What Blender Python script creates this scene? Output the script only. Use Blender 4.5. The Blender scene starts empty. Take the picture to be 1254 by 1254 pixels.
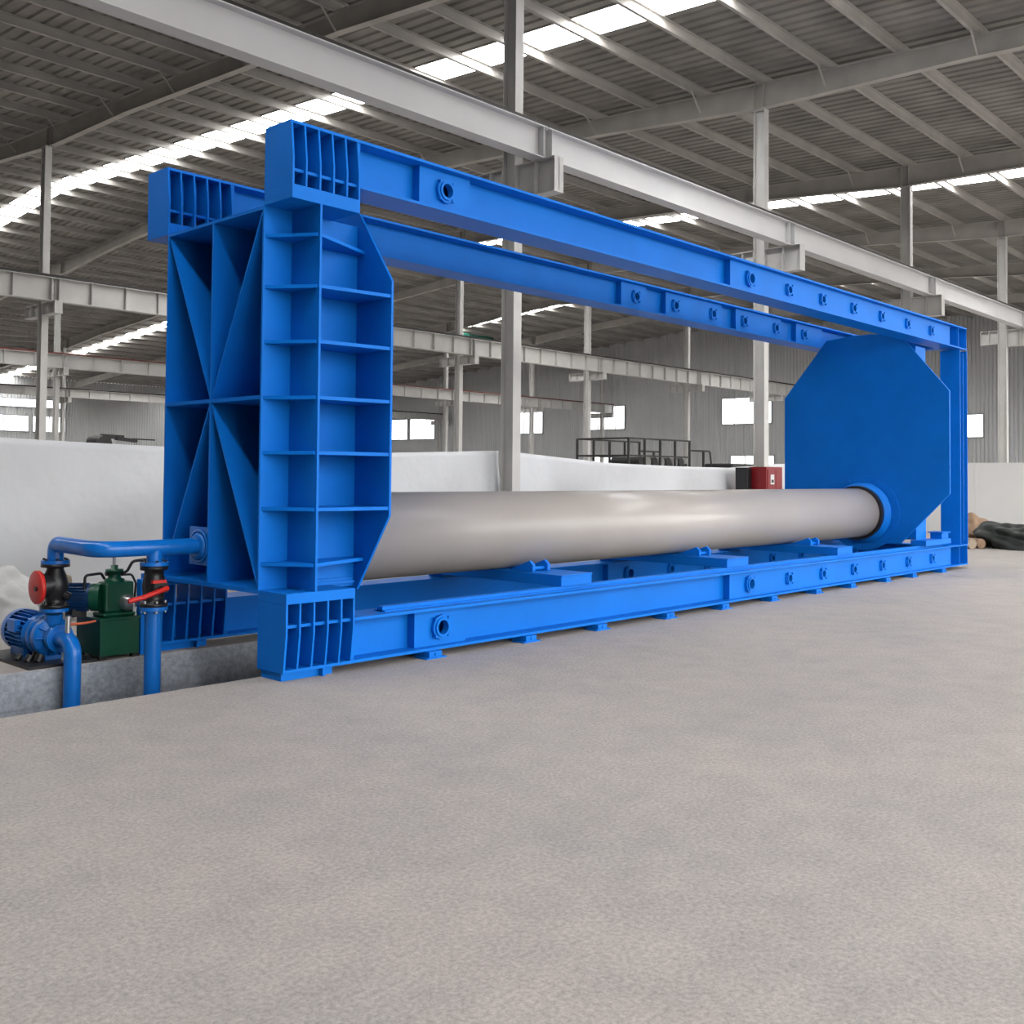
import bpy, bmesh, math, random
from mathutils import Vector, Matrix
S = bpy.context.scene
COL = S.collection
random.seed(7)

# ------------------------------------------------------------------ camera, world, exposure
cam_d = bpy.data.cameras.new('camera'); cam = bpy.data.objects.new('camera', cam_d); COL.objects.link(cam)
F, PX, PY, YAW, PITCH, ROLL = 1260.8964, 616.9399, 543.6553, 0.8184, 0.0308, 0.0086
cam_d.sensor_width = 36.0; cam_d.sensor_fit = 'HORIZONTAL'
cam_d.lens = F / 1254 * 36.0
cam_d.shift_x = (627 - PX) / 1254
cam_d.shift_y = -(627 - PY) / 1254
cam_d.clip_end = 500
sy, cyw = math.sin(YAW), math.cos(YAW)
fw = Vector((sy, cyw, 0)); rt = Vector((cyw, -sy, 0)); up = Vector((0, 0, 1))
f2 = math.cos(PITCH) * fw + math.sin(PITCH) * up; u1 = math.cos(PITCH) * up - math.sin(PITCH) * fw
r2 = math.cos(ROLL) * rt + math.sin(ROLL) * u1; u2 = math.cos(ROLL) * u1 - math.sin(ROLL) * rt
m = Matrix((r2, u2, -f2)).transposed().to_4x4(); m.translation = Vector((-4.652, -6.6239, 1.6))
cam.matrix_world = m
S.camera = cam

W = bpy.data.worlds.new('world'); S.world = W; W.use_nodes = True
bg = W.node_tree.nodes['Background']; bg.inputs[1].default_value = 4.7
_n, _l = W.node_tree.nodes, W.node_tree.links          # overcast sky above the horizon, dark ground below it
_tc, _sx, _rp = _n.new('ShaderNodeTexCoord'), _n.new('ShaderNodeSeparateXYZ'), _n.new('ShaderNodeValToRGB')
_rp.color_ramp.elements[0].position = .0; _rp.color_ramp.elements[0].color = (.30, .29, .28, 1)
_rp.color_ramp.elements[1].position = .03; _rp.color_ramp.elements[1].color = (1.0, .99, .97, 1)
_l.new(_tc.outputs['Generated'], _sx.inputs[0]); _l.new(_sx.outputs[2], _rp.inputs[0]); _l.new(_rp.outputs[0], bg.inputs[0])
SKYLIGHT, WINDOW = 17.0, 2.5
S.view_settings.view_transform = 'Standard'; S.view_settings.look = 'None'
S.view_settings.gamma = 1; S.view_settings.use_curve_mapping = False
S.view_settings.exposure = 0.16
S.cycles.max_bounces = 10; S.cycles.diffuse_bounces = 1
S.cycles.use_denoising = True
S.cycles.sample_clamp_indirect = 8.0

# ------------------------------------------------------------------ materials
def mat(name, col, rough=.5, metal=0., noise=0., nscale=4., bump=0., bscale=40., spec=.5, stain=None, detail=5., bdist=.02):
    m = bpy.data.materials.new(name); m.use_nodes = True
    nt = m.node_tree; b = nt.nodes['Principled BSDF']
    b.inputs['Base Color'].default_value = (*col, 1); b.inputs['Roughness'].default_value = rough
    b.inputs['Metallic'].default_value = metal; b.inputs['Specular IOR Level'].default_value = spec
    tc = nt.nodes.new('ShaderNodeTexCoord')
    if noise:
        n = nt.nodes.new('ShaderNodeTexNoise'); n.inputs['Scale'].default_value = nscale; n.inputs['Detail'].default_value = detail
        nt.links.new(tc.outputs['Object'], n.inputs['Vector'])
        r = nt.nodes.new('ShaderNodeValToRGB')
        r.color_ramp.elements[0].position = .3; r.color_ramp.elements[1].position = .7
        s2 = stain or tuple(c * (1 - noise) for c in col)
        r.color_ramp.elements[0].color = (*s2, 1)
        r.color_ramp.elements[1].color = (*[min(1, c * (1 + noise * .4)) for c in col], 1)
        nt.links.new(n.outputs['Fac'], r.inputs[0]); nt.links.new(r.outputs[0], b.inputs['Base Color'])
    if bump:
        n2 = nt.nodes.new('ShaderNodeTexNoise'); n2.inputs['Scale'].default_value = bscale; n2.inputs['Detail'].default_value = 4
        nt.links.new(tc.outputs['Object'], n2.inputs['Vector'])
        bp = nt.nodes.new('ShaderNodeBump'); bp.inputs['Strength'].default_value = bump; bp.inputs['Distance'].default_value = bdist
        nt.links.new(n2.outputs['Fac'], bp.inputs['Height']); nt.links.new(bp.outputs[0], b.inputs['Normal'])
    return m

def emit(name, col, st):
    m = bpy.data.materials.new(name); m.use_nodes = True
    b = m.node_tree.nodes['Principled BSDF']; b.inputs['Base Color'].default_value = (.8, .8, .8, 1)
    b.inputs['Emission Color'].default_value = (*col, 1); b.inputs['Emission Strength'].default_value = st
    return m

def siding(name, col, period=.25):
    m = mat(name, col, .5, noise=.08, nscale=.4)
    nt = m.node_tree; b = nt.nodes['Principled BSDF']
    g = nt.nodes.new('ShaderNodeNewGeometry'); sp = nt.nodes.new('ShaderNodeSeparateXYZ')
    nt.links.new(g.outputs['Position'], sp.inputs[0])
    ad = nt.nodes.new('ShaderNodeMath'); ad.operation = 'ADD'
    nt.links.new(sp.outputs[0], ad.inputs[0]); nt.links.new(sp.outputs[1], ad.inputs[1])
    mu = nt.nodes.new('ShaderNodeMath'); mu.operation = 'MULTIPLY'; mu.inputs[1].default_value = 1 / period
    fr = nt.nodes.new('ShaderNodeMath'); fr.operation = 'FRACT'
    rp = nt.nodes.new('ShaderNodeValToRGB'); rp.color_ramp.interpolation = 'LINEAR'
    e = rp.color_ramp.elements; e[0].position = .0; e[0].color = (0, 0, 0, 1); e[1].position = .12; e[1].color = (1, 1, 1, 1)
    x = e.new(.3); x.color = (1, 1, 1, 1); x = e.new(.42); x.color = (0, 0, 0, 1)
    nt.links.new(ad.outputs[0], mu.inputs[0]); nt.links.new(mu.outputs[0], fr.inputs[0]); nt.links.new(fr.outputs[0], rp.inputs[0])
    bp = nt.nodes.new('ShaderNodeBump'); bp.inputs['Strength'].default_value = 1; bp.inputs['Distance'].default_value = .05
    nt.links.new(rp.outputs[0], bp.inputs['Height']); nt.links.new(bp.outputs[0], b.inputs['Normal'])
    return m

def concrete(name, col, dark, rough=.6, sc=1.):
    m = bpy.data.materials.new(name); m.use_nodes = True
    nt = m.node_tree; b = nt.nodes['Principled BSDF']; L = nt.links.new
    tc = nt.nodes.new('ShaderNodeTexCoord')
    def noise(s, det, rough_=.6):
        n = nt.nodes.new('ShaderNodeTexNoise'); n.inputs['Scale'].default_value = s; n.inputs['Detail'].default_value = det
        n.inputs['Roughness'].default_value = rough_; L(tc.outputs['Object'], n.inputs['Vector']); return n
    def ramp(src, a, b_, c0, c1):
        r = nt.nodes.new('ShaderNodeValToRGB'); r.color_ramp.elements[0].position = a; r.color_ramp.elements[1].position = b_
        r.color_ramp.elements[0].color = (*c0, 1); r.color_ramp.elements[1].color = (*c1, 1); L(src, r.inputs[0]); return r
    big = ramp(noise(.55 * sc, 7, .65).outputs['Fac'], .32, .68, dark, col)
    fine = ramp(noise(48 * sc, 6, .8).outputs['Fac'], .36, .66, (.66, .655, .65), (1.17, 1.17, 1.17))
    mid = ramp(noise(3.2 * sc, 8, .7).outputs['Fac'], .34, .66, (.90, .90, .91), (1.06, 1.055, 1.05))
    x1 = nt.nodes.new('ShaderNodeMix'); x1.data_type = 'RGBA'; x1.blend_type = 'MULTIPLY'; x1.inputs[0].default_value = 1
    L(big.outputs[0], x1.inputs[6]); L(fine.outputs[0], x1.inputs[7])
    x2 = nt.nodes.new('ShaderNodeMix'); x2.data_type = 'RGBA'; x2.blend_type = 'MULTIPLY'; x2.inputs[0].default_value = 1
    L(x1.outputs[2], x2.inputs[6]); L(mid.outputs[0], x2.inputs[7])
    speck = ramp(noise(15 * sc, 8, .75).outputs['Fac'], .64, .74, (1, 1, 1), (.68, .67, .66))
    x3 = nt.nodes.new('ShaderNodeMix'); x3.data_type = 'RGBA'; x3.blend_type = 'MULTIPLY'; x3.inputs[0].default_value = 1
    L(x2.outputs[2], x3.inputs[6]); L(speck.outputs[0], x3.inputs[7])
    L(x3.outputs[2], b.inputs['Base Color'])
    b.inputs['Roughness'].default_value = rough; b.inputs['Specular IOR Level'].default_value = .35
    bp = nt.nodes.new('ShaderNodeBump'); bp.inputs['Strength'].default_value = .35; bp.inputs['Distance'].default_value = .01
    L(noise(30 * sc, 5).outputs['Fac'], bp.inputs['Height']); L(bp.outputs[0], b.inputs['Normal'])
    return m

M = dict(
    blue=mat('blue_paint', (.004, .185, .74), .42, noise=.08, nscale=2.0, spec=.12),
    pumpblue=mat('pump_blue_paint', (.004, .17, .64), .28, noise=.12, nscale=6),
    pipe=mat('grey_pipe_coating', (.43, .395, .372), .30, noise=.05, nscale=1.2),
    motorblue=mat('motor_dark_blue', (.008, .05, .16), .4, noise=.2, nscale=8),
    green=mat('green_paint', (.005, .085, .045), .35, noise=.15, nscale=6),
    black=mat('black_iron', (.012, .012, .014), .4, noise=.3, nscale=20),
    red=mat('red_paint', (.62, .022, .015), .38, noise=.1, nscale=10),
    redbox=mat('red_cabinet_paint', (.25, .006, .010), .45, noise=.2, nscale=3),
    steel=mat('bare_steel', (.55, .55, .55), .35, metal=.9),
    brass=mat('copper_brown', (.35, .11, .05), .4),
    roofpaint=mat('aged_steel_paint', (.52, .49, .45), .55, noise=.16, nscale=1.5),
    colpaint=mat('column_paint', (.66, .645, .615), .5, noise=.12, nscale=1.2),
    beampaint=mat('crane_beam_paint', (.72, .715, .71), .5, noise=.07, nscale=.8),
    purlin=mat('purlin_galvanised', (.46, .435, .40), .5, noise=.2, nscale=1.0),
    sheet=mat('roof_sheet_metal', (.29, .272, .245), .55, noise=.35, nscale=.8),
    rail=mat('dark_rail_steel', (.03, .027, .025), .6),
    redrail=mat('rust_red_rail', (.16, .05, .04), .6),
    tarp=mat('white_tarp', (.74, .75, .77), .6, noise=.06, nscale=.7, bump=.7, bscale=.9, bdist=.10, detail=2),
    wallpanel=mat('white_partition', (.84, .83, .81), .6, noise=.04, nscale=.6),
    siding=siding('grey_wall_siding', (.62, .625, .62)),
    frame=mat('window_frame_grey', (.35, .36, .37), .5),
    floor=concrete('concrete_floor', (.52, .47, .432), (.44, .41, .39)),
    trench=concrete('trench_concrete', (.60, .64, .71), (.30, .33, .37), .3, .4),
    darksteel=mat('dark_machine_steel', (.03, .029, .028), .55, noise=.4, nscale=6),
    greysteel=mat('grey_machine', (.30, .29, .27), .55, noise=.3, nscale=3),
    plastic=mat('white_plastic_sack', (.70, .69, .68), .5, noise=.12, nscale=5, bump=.6, bscale=6),
    brown=mat('brown_cardboard', (.34, .22, .14), .8, noise=.35, nscale=5),
    tan=mat('tan_canvas', (.40, .32, .24), .8, noise=.3, nscale=5),
    darktarp=mat('dark_green_tarp', (.016, .02, .018), .6, noise=.3, nscale=4, bump=.5, bscale=6),
    paper=mat('white_paper', (.75, .75, .74), .7, noise=.1, nscale=30),
    orange=mat('orange_paint', (.62, .13, .05), .45),
    netting=mat('green_netting', (.012, .12, .08), .8, noise=.3, nscale=4),
    skylight=emit('daylit_skylight', (1, 1, 1), SKYLIGHT),
    pane=emit('daylit_window', (.95, .98, 1), WINDOW),
)

# ------------------------------------------------------------------ mesh builder
class MB:
    def __init__(s): s.v = []; s.f = []; s.sm = []
    def add(s, vs, fs, smooth=False):
        o = len(s.v); s.v += [tuple(v) for v in vs]
        for f in fs: s.f.append(tuple(i + o for i in f)); s.sm.append(smooth)
        return s
    def box(s, x0, x1, y0, y1, z0, z1):
        vs = [(x, y, z) for z in (z0, z1) for y in (y0, y1) for x in (x0, x1)]
        return s.add(vs, [(0, 2, 3, 1), (4, 5, 7, 6), (0, 1, 5, 4), (2, 6, 7, 3), (0, 4, 6, 2), (1, 3, 7, 5)])
    def prism(s, pts, axis, a, b):
        """polygon pts (2-D, in the two other axes in order) extruded along axis from a to b"""
        def mk(p, t):
            if axis == 'x': return (t, p[0], p[1])
            if axis == 'y': return (p[0], t, p[1])
            return (p[0], p[1], t)
        n = len(pts)
        vs = [mk(p, a) for p in pts] + [mk(p, b) for p in pts]
        fs = [tuple(range(n))[::-1], tuple(range(n, 2 * n))] + [(i, (i + 1) % n, (i + 1) % n + n, i + n) for i in range(n)]
        return s.add(vs, fs)
    def strut(s, p, q, w, h, upv=(0, 0, 1)):
        """rectangular bar from p to q"""
        p, q = Vector(p), Vector(q); d = (q - p).normalized(); u = Vector(upv)
        sd = d.cross(u).normalized(); u = sd.cross(d).normalized()
        vs = []
        for c in (p, q):
            for a, b in ((-1, -1), (1, -1), (1, 1), (-1, 1)): vs.append(c + sd * a * w / 2 + u * b * h / 2)
        return s.add(vs, [(3, 2, 1, 0), (4, 5, 6, 7), (0, 1, 5, 4), (1, 2, 6, 5), (2, 3, 7, 6), (3, 0, 4, 7)])
    def lathe(s, c, d, prof, n=24, closed=False, smooth=True):
        c = Vector(c); d = Vector(d).normalized()
        a = d.orthogonal().normalized(); b = d.cross(a)
        vs = []; k = len(prof)
        for t, r in prof:
            for i in range(n):
                an = 2 * math.pi * i / n
                vs.append(c + d * t + (a * math.cos(an) + b * math.sin(an)) * max(r, 1e-4))
        fs = [];
        for j in range(k if closed else k - 1):
            for i in range(n):
                j2 = (j + 1) % k
                fs.append((j * n + i, j * n + (i + 1) % n, j2 * n + (i + 1) % n, j2 * n + i))
        s.add(vs, fs, smooth)
        return s
    def cyl(s, p, q, r, n=20, r2=None):
        return s._cyl(Vector(p), Vector(q), r, r if r2 is None else r2, n)
    def _cyl(s, p, q, r, r2, n):
        d = (q - p).normalized(); a = d.orthogonal().normalized(); b = d.cross(a)
        ring = lambda c, rr: [c + (a * math.cos(2 * math.pi * i / n) + b * math.sin(2 * math.pi * i / n)) * rr for i in range(n)]
        s.add(ring(p, r) + ring(q, r2), [(i, (i + 1) % n, (i + 1) % n + n, i + n) for i in range(n)], True)
        s.add(ring(p, r), [tuple(range(n))[::-1]]); s.add(ring(q, r2), [tuple(range(n))])
        return s
    def ring(s, c, d, ro, ri, h, n=28):
        """washer from c along d, height h"""
        c, d = Vector(c), Vector(d).normalized(); a = d.orthogonal().normalized(); b = d.cross(a)
        R = lambda t, rr: [c + d * t + (a * math.cos(2 * math.pi * i / n) + b * math.sin(2 * math.pi * i / n)) * rr for i in range(n)]
        q = lambda A, B: [(i, (i + 1) % n, (i + 1) % n + n, i + n) for i in range(n)]
        for A, B, sm in ((R(0, ro), R(h, ro), True), (R(h, ro), R(h, ri), False), (R(h, ri), R(0, ri), True), (R(0, ri), R(0, ro), False)):
            s.add(A + B, q(A, B), sm)
        return s
    def tube(s, pts, r, n=16, bend=0., cap=True):
        """pipe along a polyline; corners rounded with radius bend"""
        P = [Vector(p) for p in pts]
        if bend:
            Q = [P[0]]
            for i in range(1, len(P) - 1):
                a = (P[i - 1] - P[i]).normalized(); b = (P[i + 1] - P[i]).normalized()
                th = a.angle(b)
                if th > 3.1: Q.append(P[i]); continue
                L = min(bend / math.tan(th / 2), (P[i - 1] - P[i]).length * .49, (P[i + 1] - P[i]).length * .49)
                R = L * math.tan(th / 2); cen = P[i] + (a + b).normalized() * (R / math.sin(th / 2))
                s0 = P[i] + a * L - cen; s1 = P[i] + b * L - cen; om = s0.angle(s1)
                for k in range(9):
                    w0, w1 = math.sin((1 - k / 8) * om) / math.sin(om), math.sin(k / 8 * om) / math.sin(om)
                    Q.append(cen + s0 * w0 + s1 * w1)
            Q.append(P[-1]); P = Q
        d = (P[1] - P[0]).normalized(); u = d.orthogonal().normalized(); vs = []
        for i, p in enumerate(P):
            t = (P[min(i + 1, len(P) - 1)] - P[max(i - 1, 0)]).normalized()
            u = (u - t * u.dot(t)).normalized(); w = t.cross(u)
            vs += [p + (u * math.cos(2 * math.pi * k / n) + w * math.sin(2 * math.pi * k / n)) * r for k in range(n)]
        fs = [(i * n + k, i * n + (k + 1) % n, (i + 1) * n + (k + 1) % n, (i + 1) * n + k) for i in range(len(P) - 1) for k in range(n)]
        s.add(vs, fs, True)
        if cap: s.add(vs[:n], [tuple(range(n))[::-1]]); s.add(vs[-n:], [tuple(range(n))])
        return s
    def build(s, name, m, parent=None, bevel=0., **tags):
        me = bpy.data.meshes.new(name)
        off = Vector((0, 0, 0)); p = parent
        while p is not None: off += p.location; p = p.parent
        me.from_pydata([(v[0] - off.x, v[1] - off.y, v[2] - off.z) for v in s.v], [], s.f)
        me.polygons.foreach_set('use_smooth', s.sm)
        bm = bmesh.new(); bm.from_mesh(me); 
        bmesh.ops.recalc_face_normals(bm, faces=bm.faces); bm.to_mesh(me); bm.free()
        me.materials.append(M[m] if isinstance(m, str) else m)
        o = bpy.data.objects.new(name, me); COL.objects.link(o)
        if parent is not None: o.parent = parent
        if bevel:
            b = o.modifiers.new('bevel', 'BEVEL'); b.width = bevel; b.segments = 2; b.limit_method = 'ANGLE'
        for k, v in tags.items(): o[k] = v
        return o

def tag(o, label, cat, group=None):
    o['label'] = label; o['category'] = cat
    if group: o['group'] = group
    return o
def thing(name, label, cat, loc, group=None):
    o = bpy.data.objects.new(name, None); COL.objects.link(o); o.location = loc; o.empty_display_size = .2
    return tag(o, label, cat, group)
def struct(o): o['kind'] = 'structure'; return o

# ------------------------------------------------------------------ the setting
LIP0, LIP1, DEPTH = .345, 1.845, -1.3
TX0, TX1 = -13.0, 14.2
f = MB()
f.box(-14, 64, -14.2, LIP0, -.25, 0); f.box(-14, 64, LIP1, 85, -.25, 0)
f.box(-14, TX0, LIP0, LIP1, -.25, 0); f.box(TX1, 64, LIP0, LIP1, -.25, 0)
struct(f.build('floor', 'floor'))
t = MB()
t.box(TX0, TX1, LIP1, LIP1 + .2, DEPTH, -.251); t.box(TX0, TX1, LIP0 - .2, LIP0, DEPTH, -.251)
t.box(TX0 - .2, TX0, LIP0, LIP1, DEPTH, -.251); t.box(TX1, TX1 + .2, LIP0, LIP1, DEPTH, -.251)
t.box(TX0, TX1, LIP0, LIP1, DEPTH - .1, DEPTH)
t.box(TX0, TX1, LIP1 - .012, LIP1 + .0, -.3, -.004)
struct(t.build('wall_trench', 'trench'))

RIDGE, Y0, Y9, X0, X9 = 35.3, -14.0, 84.4, -14.0, 63.3
def zsheet(y):
    return 11.50 + .0545 * (y - 5.96) if y <= RIDGE else 11.50 + .0545 * (RIDGE - 5.96) - .068 * (y - RIDGE)
SKY = [(-4.35, -3.6), (12.6, 13.62), (29.75, 30.72), (46.9, 47.9)]  # first strip is unseen, added to brighten the floor near the camera
sh = MB(); sky = [MB() for _ in SKY]
x = X0; xs = []
while x < X9:
    for a, h in ((0, 0), (.2, 0), (.24, .045), (.30, .045)): xs.append((x + a, h))
    x += .34
for (xa, ha), (xb, hb) in zip(xs[:-1], xs[1:]):
    mid = (xa + xb) / 2; tgt = sh
    for i, (a, b) in enumerate(SKY):
        if a < mid < b: tgt = sky[i]
    for ya, yb in ((Y0, RIDGE), (RIDGE, Y9)):
        tgt.add([(xa, ya, zsheet(ya) + ha), (xb, ya, zsheet(ya) + hb), (xb, yb, zsheet(yb) + hb), (xa, yb, zsheet(yb) + ha)], [(0, 1, 2, 3)])
ceiling = struct(sh.build('ceiling', 'sheet'))
for s_ in sky: s_.build('skylight_strip', 'skylight', ceiling, label='bright translucent roof panel strip')
PP = 1.70
ys = [5.9 + PP * k for k in range(-11, 46)]
for y in ys:
    if not (Y0 < y < Y9): continue
    z = zsheet(y) - .002
    p = MB(); p.box(X0, X9, y - .0075, y + .0075, z - .2, z); p.box(X0, X9, y - .0075, y + .075, z - .21, z - .195)
    p.box(X0, X9, y - .075, y + .0075, z - .012, z)
    p.build('purlin', 'purlin', ceiling)

gw = MB(); gw.prism([(Y0, 0), (Y9, 0), (Y9, zsheet(Y9)), (RIDGE, zsheet(RIDGE)), (Y0, zsheet(Y0))], 'x', 63.1, 63.3)
struct(gw.build('wall_end', 'siding'))
sw = MB(); sw.box(X0, X9, 84.3, 84.5, 0, zsheet(84.3)); struct(sw.build('wall_far', 'siding'))
nw = MB(); nw.box(-14.2, -14, Y0, Y9, 0, 12.6); struct(nw.build('wall_near_blocker', 'darksteel'))  # unseen end wall, added dark to cut light reaching the ribbed head
fwl = MB(); fwl.box(-14, -5.5, Y0 - .2, Y0, 0, 8.2); fwl.box(-14, X9, Y0 - .2, Y0, 8.2, zsheet(Y0)); struct(fwl.build('wall_front_blocker', 'siding'))  # unseen wall, added with its left part closed to hold back daylight
wn = [0]
def window(axis, a, b, z0, z1, nb):
    wn[0] += 1
    fr = MB(); pn = MB()
    def bx(mb, a0, a1, z0_, z1_, d0, d1):
        if axis == 'x': mb.box(63.1 - d1, 63.1 - d0, a0, a1, z0_, z1_)
        else: mb.box(a0, a1, 84.3 - d1, 84.3 - d0, z0_, z1_)
    w = .07
    bx(fr, a - w, b + w, z0 - w, z0, .0, .09); bx(fr, a - w, b + w, z1, z1 + w, .0, .09)
    bx(fr, a - w, a, z0, z1, .0, .09); bx(fr, b, b + w, z0, z1, .0, .09)
    for i in range(1, nb):
        c = a + (b - a) * i / nb; bx(fr, c - .03, c + .03, z0, z1, .03, .08)
    o = struct(fr.build('window_%d' % wn[0], 'frame'))
    bx(pn, a, b, z0, z1, .02, .03); pn.build('pane', 'pane', o)
for a, b, z0, z1, nb in ((69.8, 72.4, 5.1, 7.05, 2), (65.9, 69.4, 5.1, 7.05, 3), (52.15, 55.4, 5.35, 7.2, 3), (43.35, 46.9, 5.5, 7.35, 4),
                         (30.2, 34.25, 5.6, 7.5, 4), (15.55, 18.6, 4.3, 5.7, 3), (43.4, 46.5, 2.0, 3.2, 3), (30.0, 33.5, 2.0, 3.2, 3), (53, 56.5, 2.0, 3.2, 3)):
    window('x', a, b, z0, z1, nb)
for a, b, z0, z1, nb in ((26.0, 32.2, 5.1, 6.4, 3), (32.6, 35.4, 5.1, 6.4, 2), (26.0, 35.4, 7.2, 7.85, 4), (37.5, 39.3, 2.6, 3.3, 1), (42.5, 45, 2.6, 3.3, 1)):
    window('y', a, b, z0, z1, nb)

# ------------------------------------------------------------------ building steel
ROWY = (5.955, 25.5, 45.1, 64.7); ROWX = (8.96, 8.75, 8.66, 8.6)
def zraft(y): return zsheet(y) - .215              # rafter top
def hbar(mb, axis, x, y, z0, z1, dx, dy, t=.014):
    """H column: web in the YZ plane, flanges across X"""
    mb.box(x - dx / 2, x + dx / 2, y - dy / 2, y - dy / 2 + t, z0, z1); mb.box(x - dx / 2, x + dx / 2, y + dy / 2 - t, y + dy / 2, z0, z1)
    mb.box(x - t / 2, x + t / 2, y - dy / 2 + t, y + dy / 2 - t, z0, z1)
COLS = {
 (0, 0): 'tall pale steel column standing behind the grey pipe, nearest of the columns',
 (0, 1): 'pale steel column rising from the red cabinet beside the octagonal plate',
 (0, 2): 'pale steel column mostly hidden behind the far octagonal plate and end post',
 (0, 3): 'pale steel column at the right edge, rising behind the white partition',
 (1, 0): 'pale steel column at the far left, thickest of those left of the blue frame',
 (1, 2): 'pale steel column just right of the ribbed head, left of the thick column',
 (1, 3): 'thin pale column between the thick column and the black railing platform',
 (1, 4): 'thin pale column rising behind the black railing platform',
 (1, 5): 'thin pale column half hidden by the column with the red cabinet',
 (2, 1): 'thin pale column just right of the thick column at the far left',
 (2, 4): 'slim distant column beside the bracket, second column right of the ribbed head',
 (2, 5): 'slim distant column just right of the thick column, before a lit window',
 (2, 6): 'slim distant grey column against the end wall before a lit window',
 (3, 2): 'slim distant column close to the two columns at the far left',
 (3, 6): 'slim dark column in the far corner, right of the ribbed head',
}
for (r, i), lab in COLS.items():
    cx, cy = ROWX[r] + 9 * i, ROWY[r]
    if r == 2 and i == 6: cx = 62.4
    zt = zraft(cy) - .66
    if r == 0: zc0, zc1 = 6.55, 7.17
    else: zc0, zc1 = 6.40, 6.78
    th = thing('steel_column', lab, 'column', (cx, cy, 0), 'steel columns of the hall')
    b = MB(); hbar(b, 'z', cx, cy, .02, zt, .21, .30); b.build('shaft', 'colpaint', th)
    b = MB(); b.box(cx - .2, cx + .2, cy - .25, cy + .25, 0, .02); b.build('base_plate', 'colpaint', th)
    b = MB(); b.box(cx - .11, cx + .11, cy - .16, cy + .16, zt, zt + .02); b.build('cap_plate', 'colpaint', th)
    for sg in ((-1, 1)):
        L = .95 if (r > 0 or sg < 0) else .62
        y0, y1 = sorted((cy + sg * .15, cy + sg * (.15 + L))); b = MB()
        h0 = zc0 if sg < 0 or r > 0 else zc0 + .12
        b.box(cx - .13, cx + .13, y0, y1, zc1 - .016, zc1); b.box(cx - .13, cx + .13, y0, y1, h0, h0 + .016)
        b.box(cx - .008, cx + .008, y0, y1, h0 + .016, zc1 - .016)
        for k in (.0, .5, 1.0):
            yy = y0 + (y1 - y0) * k; yy = min(max(yy, y0 + .007), y1 - .007)
            b.box(cx - .12, cx + .12, yy - .007, yy + .007, h0 + .016, zc1 - .016)
        b.build('corbel', 'colpaint', th)

FR = [(8.87, 'roof rafter on the nearest frame, crossing the top left corner'), (17.9, 'roof rafter over the column with the red cabinet, reaching the upper right edge'),
      (26.9, 'roof rafter on the third frame, just before the second skylight strip'), (35.9, 'roof rafter over the column at the right edge behind the partition'),
      (44.9, 'distant roof rafter on the fifth frame, before the far skylight strip'), (53.9, 'distant roof rafter on the last frame before the end wall')]
for fx, lab in FR:
    th = thing('roof_rafter', 'pale grey ' + lab, 'rafter', (fx, 5.955, zraft(5.955)), 'rafters of the hall frames')
    pts = []
    cols_y = [-13.6, 5.955, 25.5, 45.1, 64.7, 84.2]
    prof = []
    for a, b_ in zip(cols_y[:-1], cols_y[1:]):
        prof += [(a, .63), (a + 5, .46), (b_ - 5, .46)]
    prof.append((84.2, .6)); k_ = next(i for i, q in enumerate(prof) if q[0] > RIDGE); prof.insert(k_, (RIDGE, .46))
    web, fl = MB(), MB()
    for (ya, da), (yb, db) in zip(prof[:-1], prof[1:]):
        za, zb = zraft(ya), zraft(yb)
        web.add([(fx + s_, y, z) for s_ in (-.005, .005) for y, z in ((ya, za), (yb, zb), (yb, zb - db), (ya, za - da))],
                [(0, 1, 2, 3), (7, 6, 5, 4), (0, 4, 5, 1), (3, 2, 6, 7)])
        for d0, d1, tt in ((0, 0, .012), (da, db, .012)):
            fl.add([(fx + s_, y, z) for s_ in (-.1, .1) for y, z in ((ya, za - d0 + (tt if d0 else 0)), (yb, zb - d1 + (tt if d0 else 0)), (yb, zb - d1 - (0 if d0 else tt)), (ya, za - d0 - (0 if d0 else tt)))],
                   [(0, 1, 2, 3), (7, 6, 5, 4), (0, 4, 5, 1), (3, 2, 6, 7), (0, 3, 7, 4), (1, 5, 6, 2)])
    for cy in cols_y[1:5]:
        z = zraft(cy)
        for s_ in (-.12, .12): web.box(fx - .095, fx + .095, cy + s_ - .006, cy + s_ + .006, z - .64, z - .012)
    web.build('web', 'roofpaint', th); fl.build('flange', 'roofpaint', th)
    if fx < 40:
        for k, y in enumerate(ys):
            if k % 2 == 0 and -6 < y < 32:
                z = zraft(y)
                for s_ in (1, -1):
                    b = MB(); b.strut((fx + s_ * .09, y, z - .44), (fx + s_ * .55, y, z + .05), .035, .035); b.build('fly_brace', 'roofpaint', th)

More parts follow.
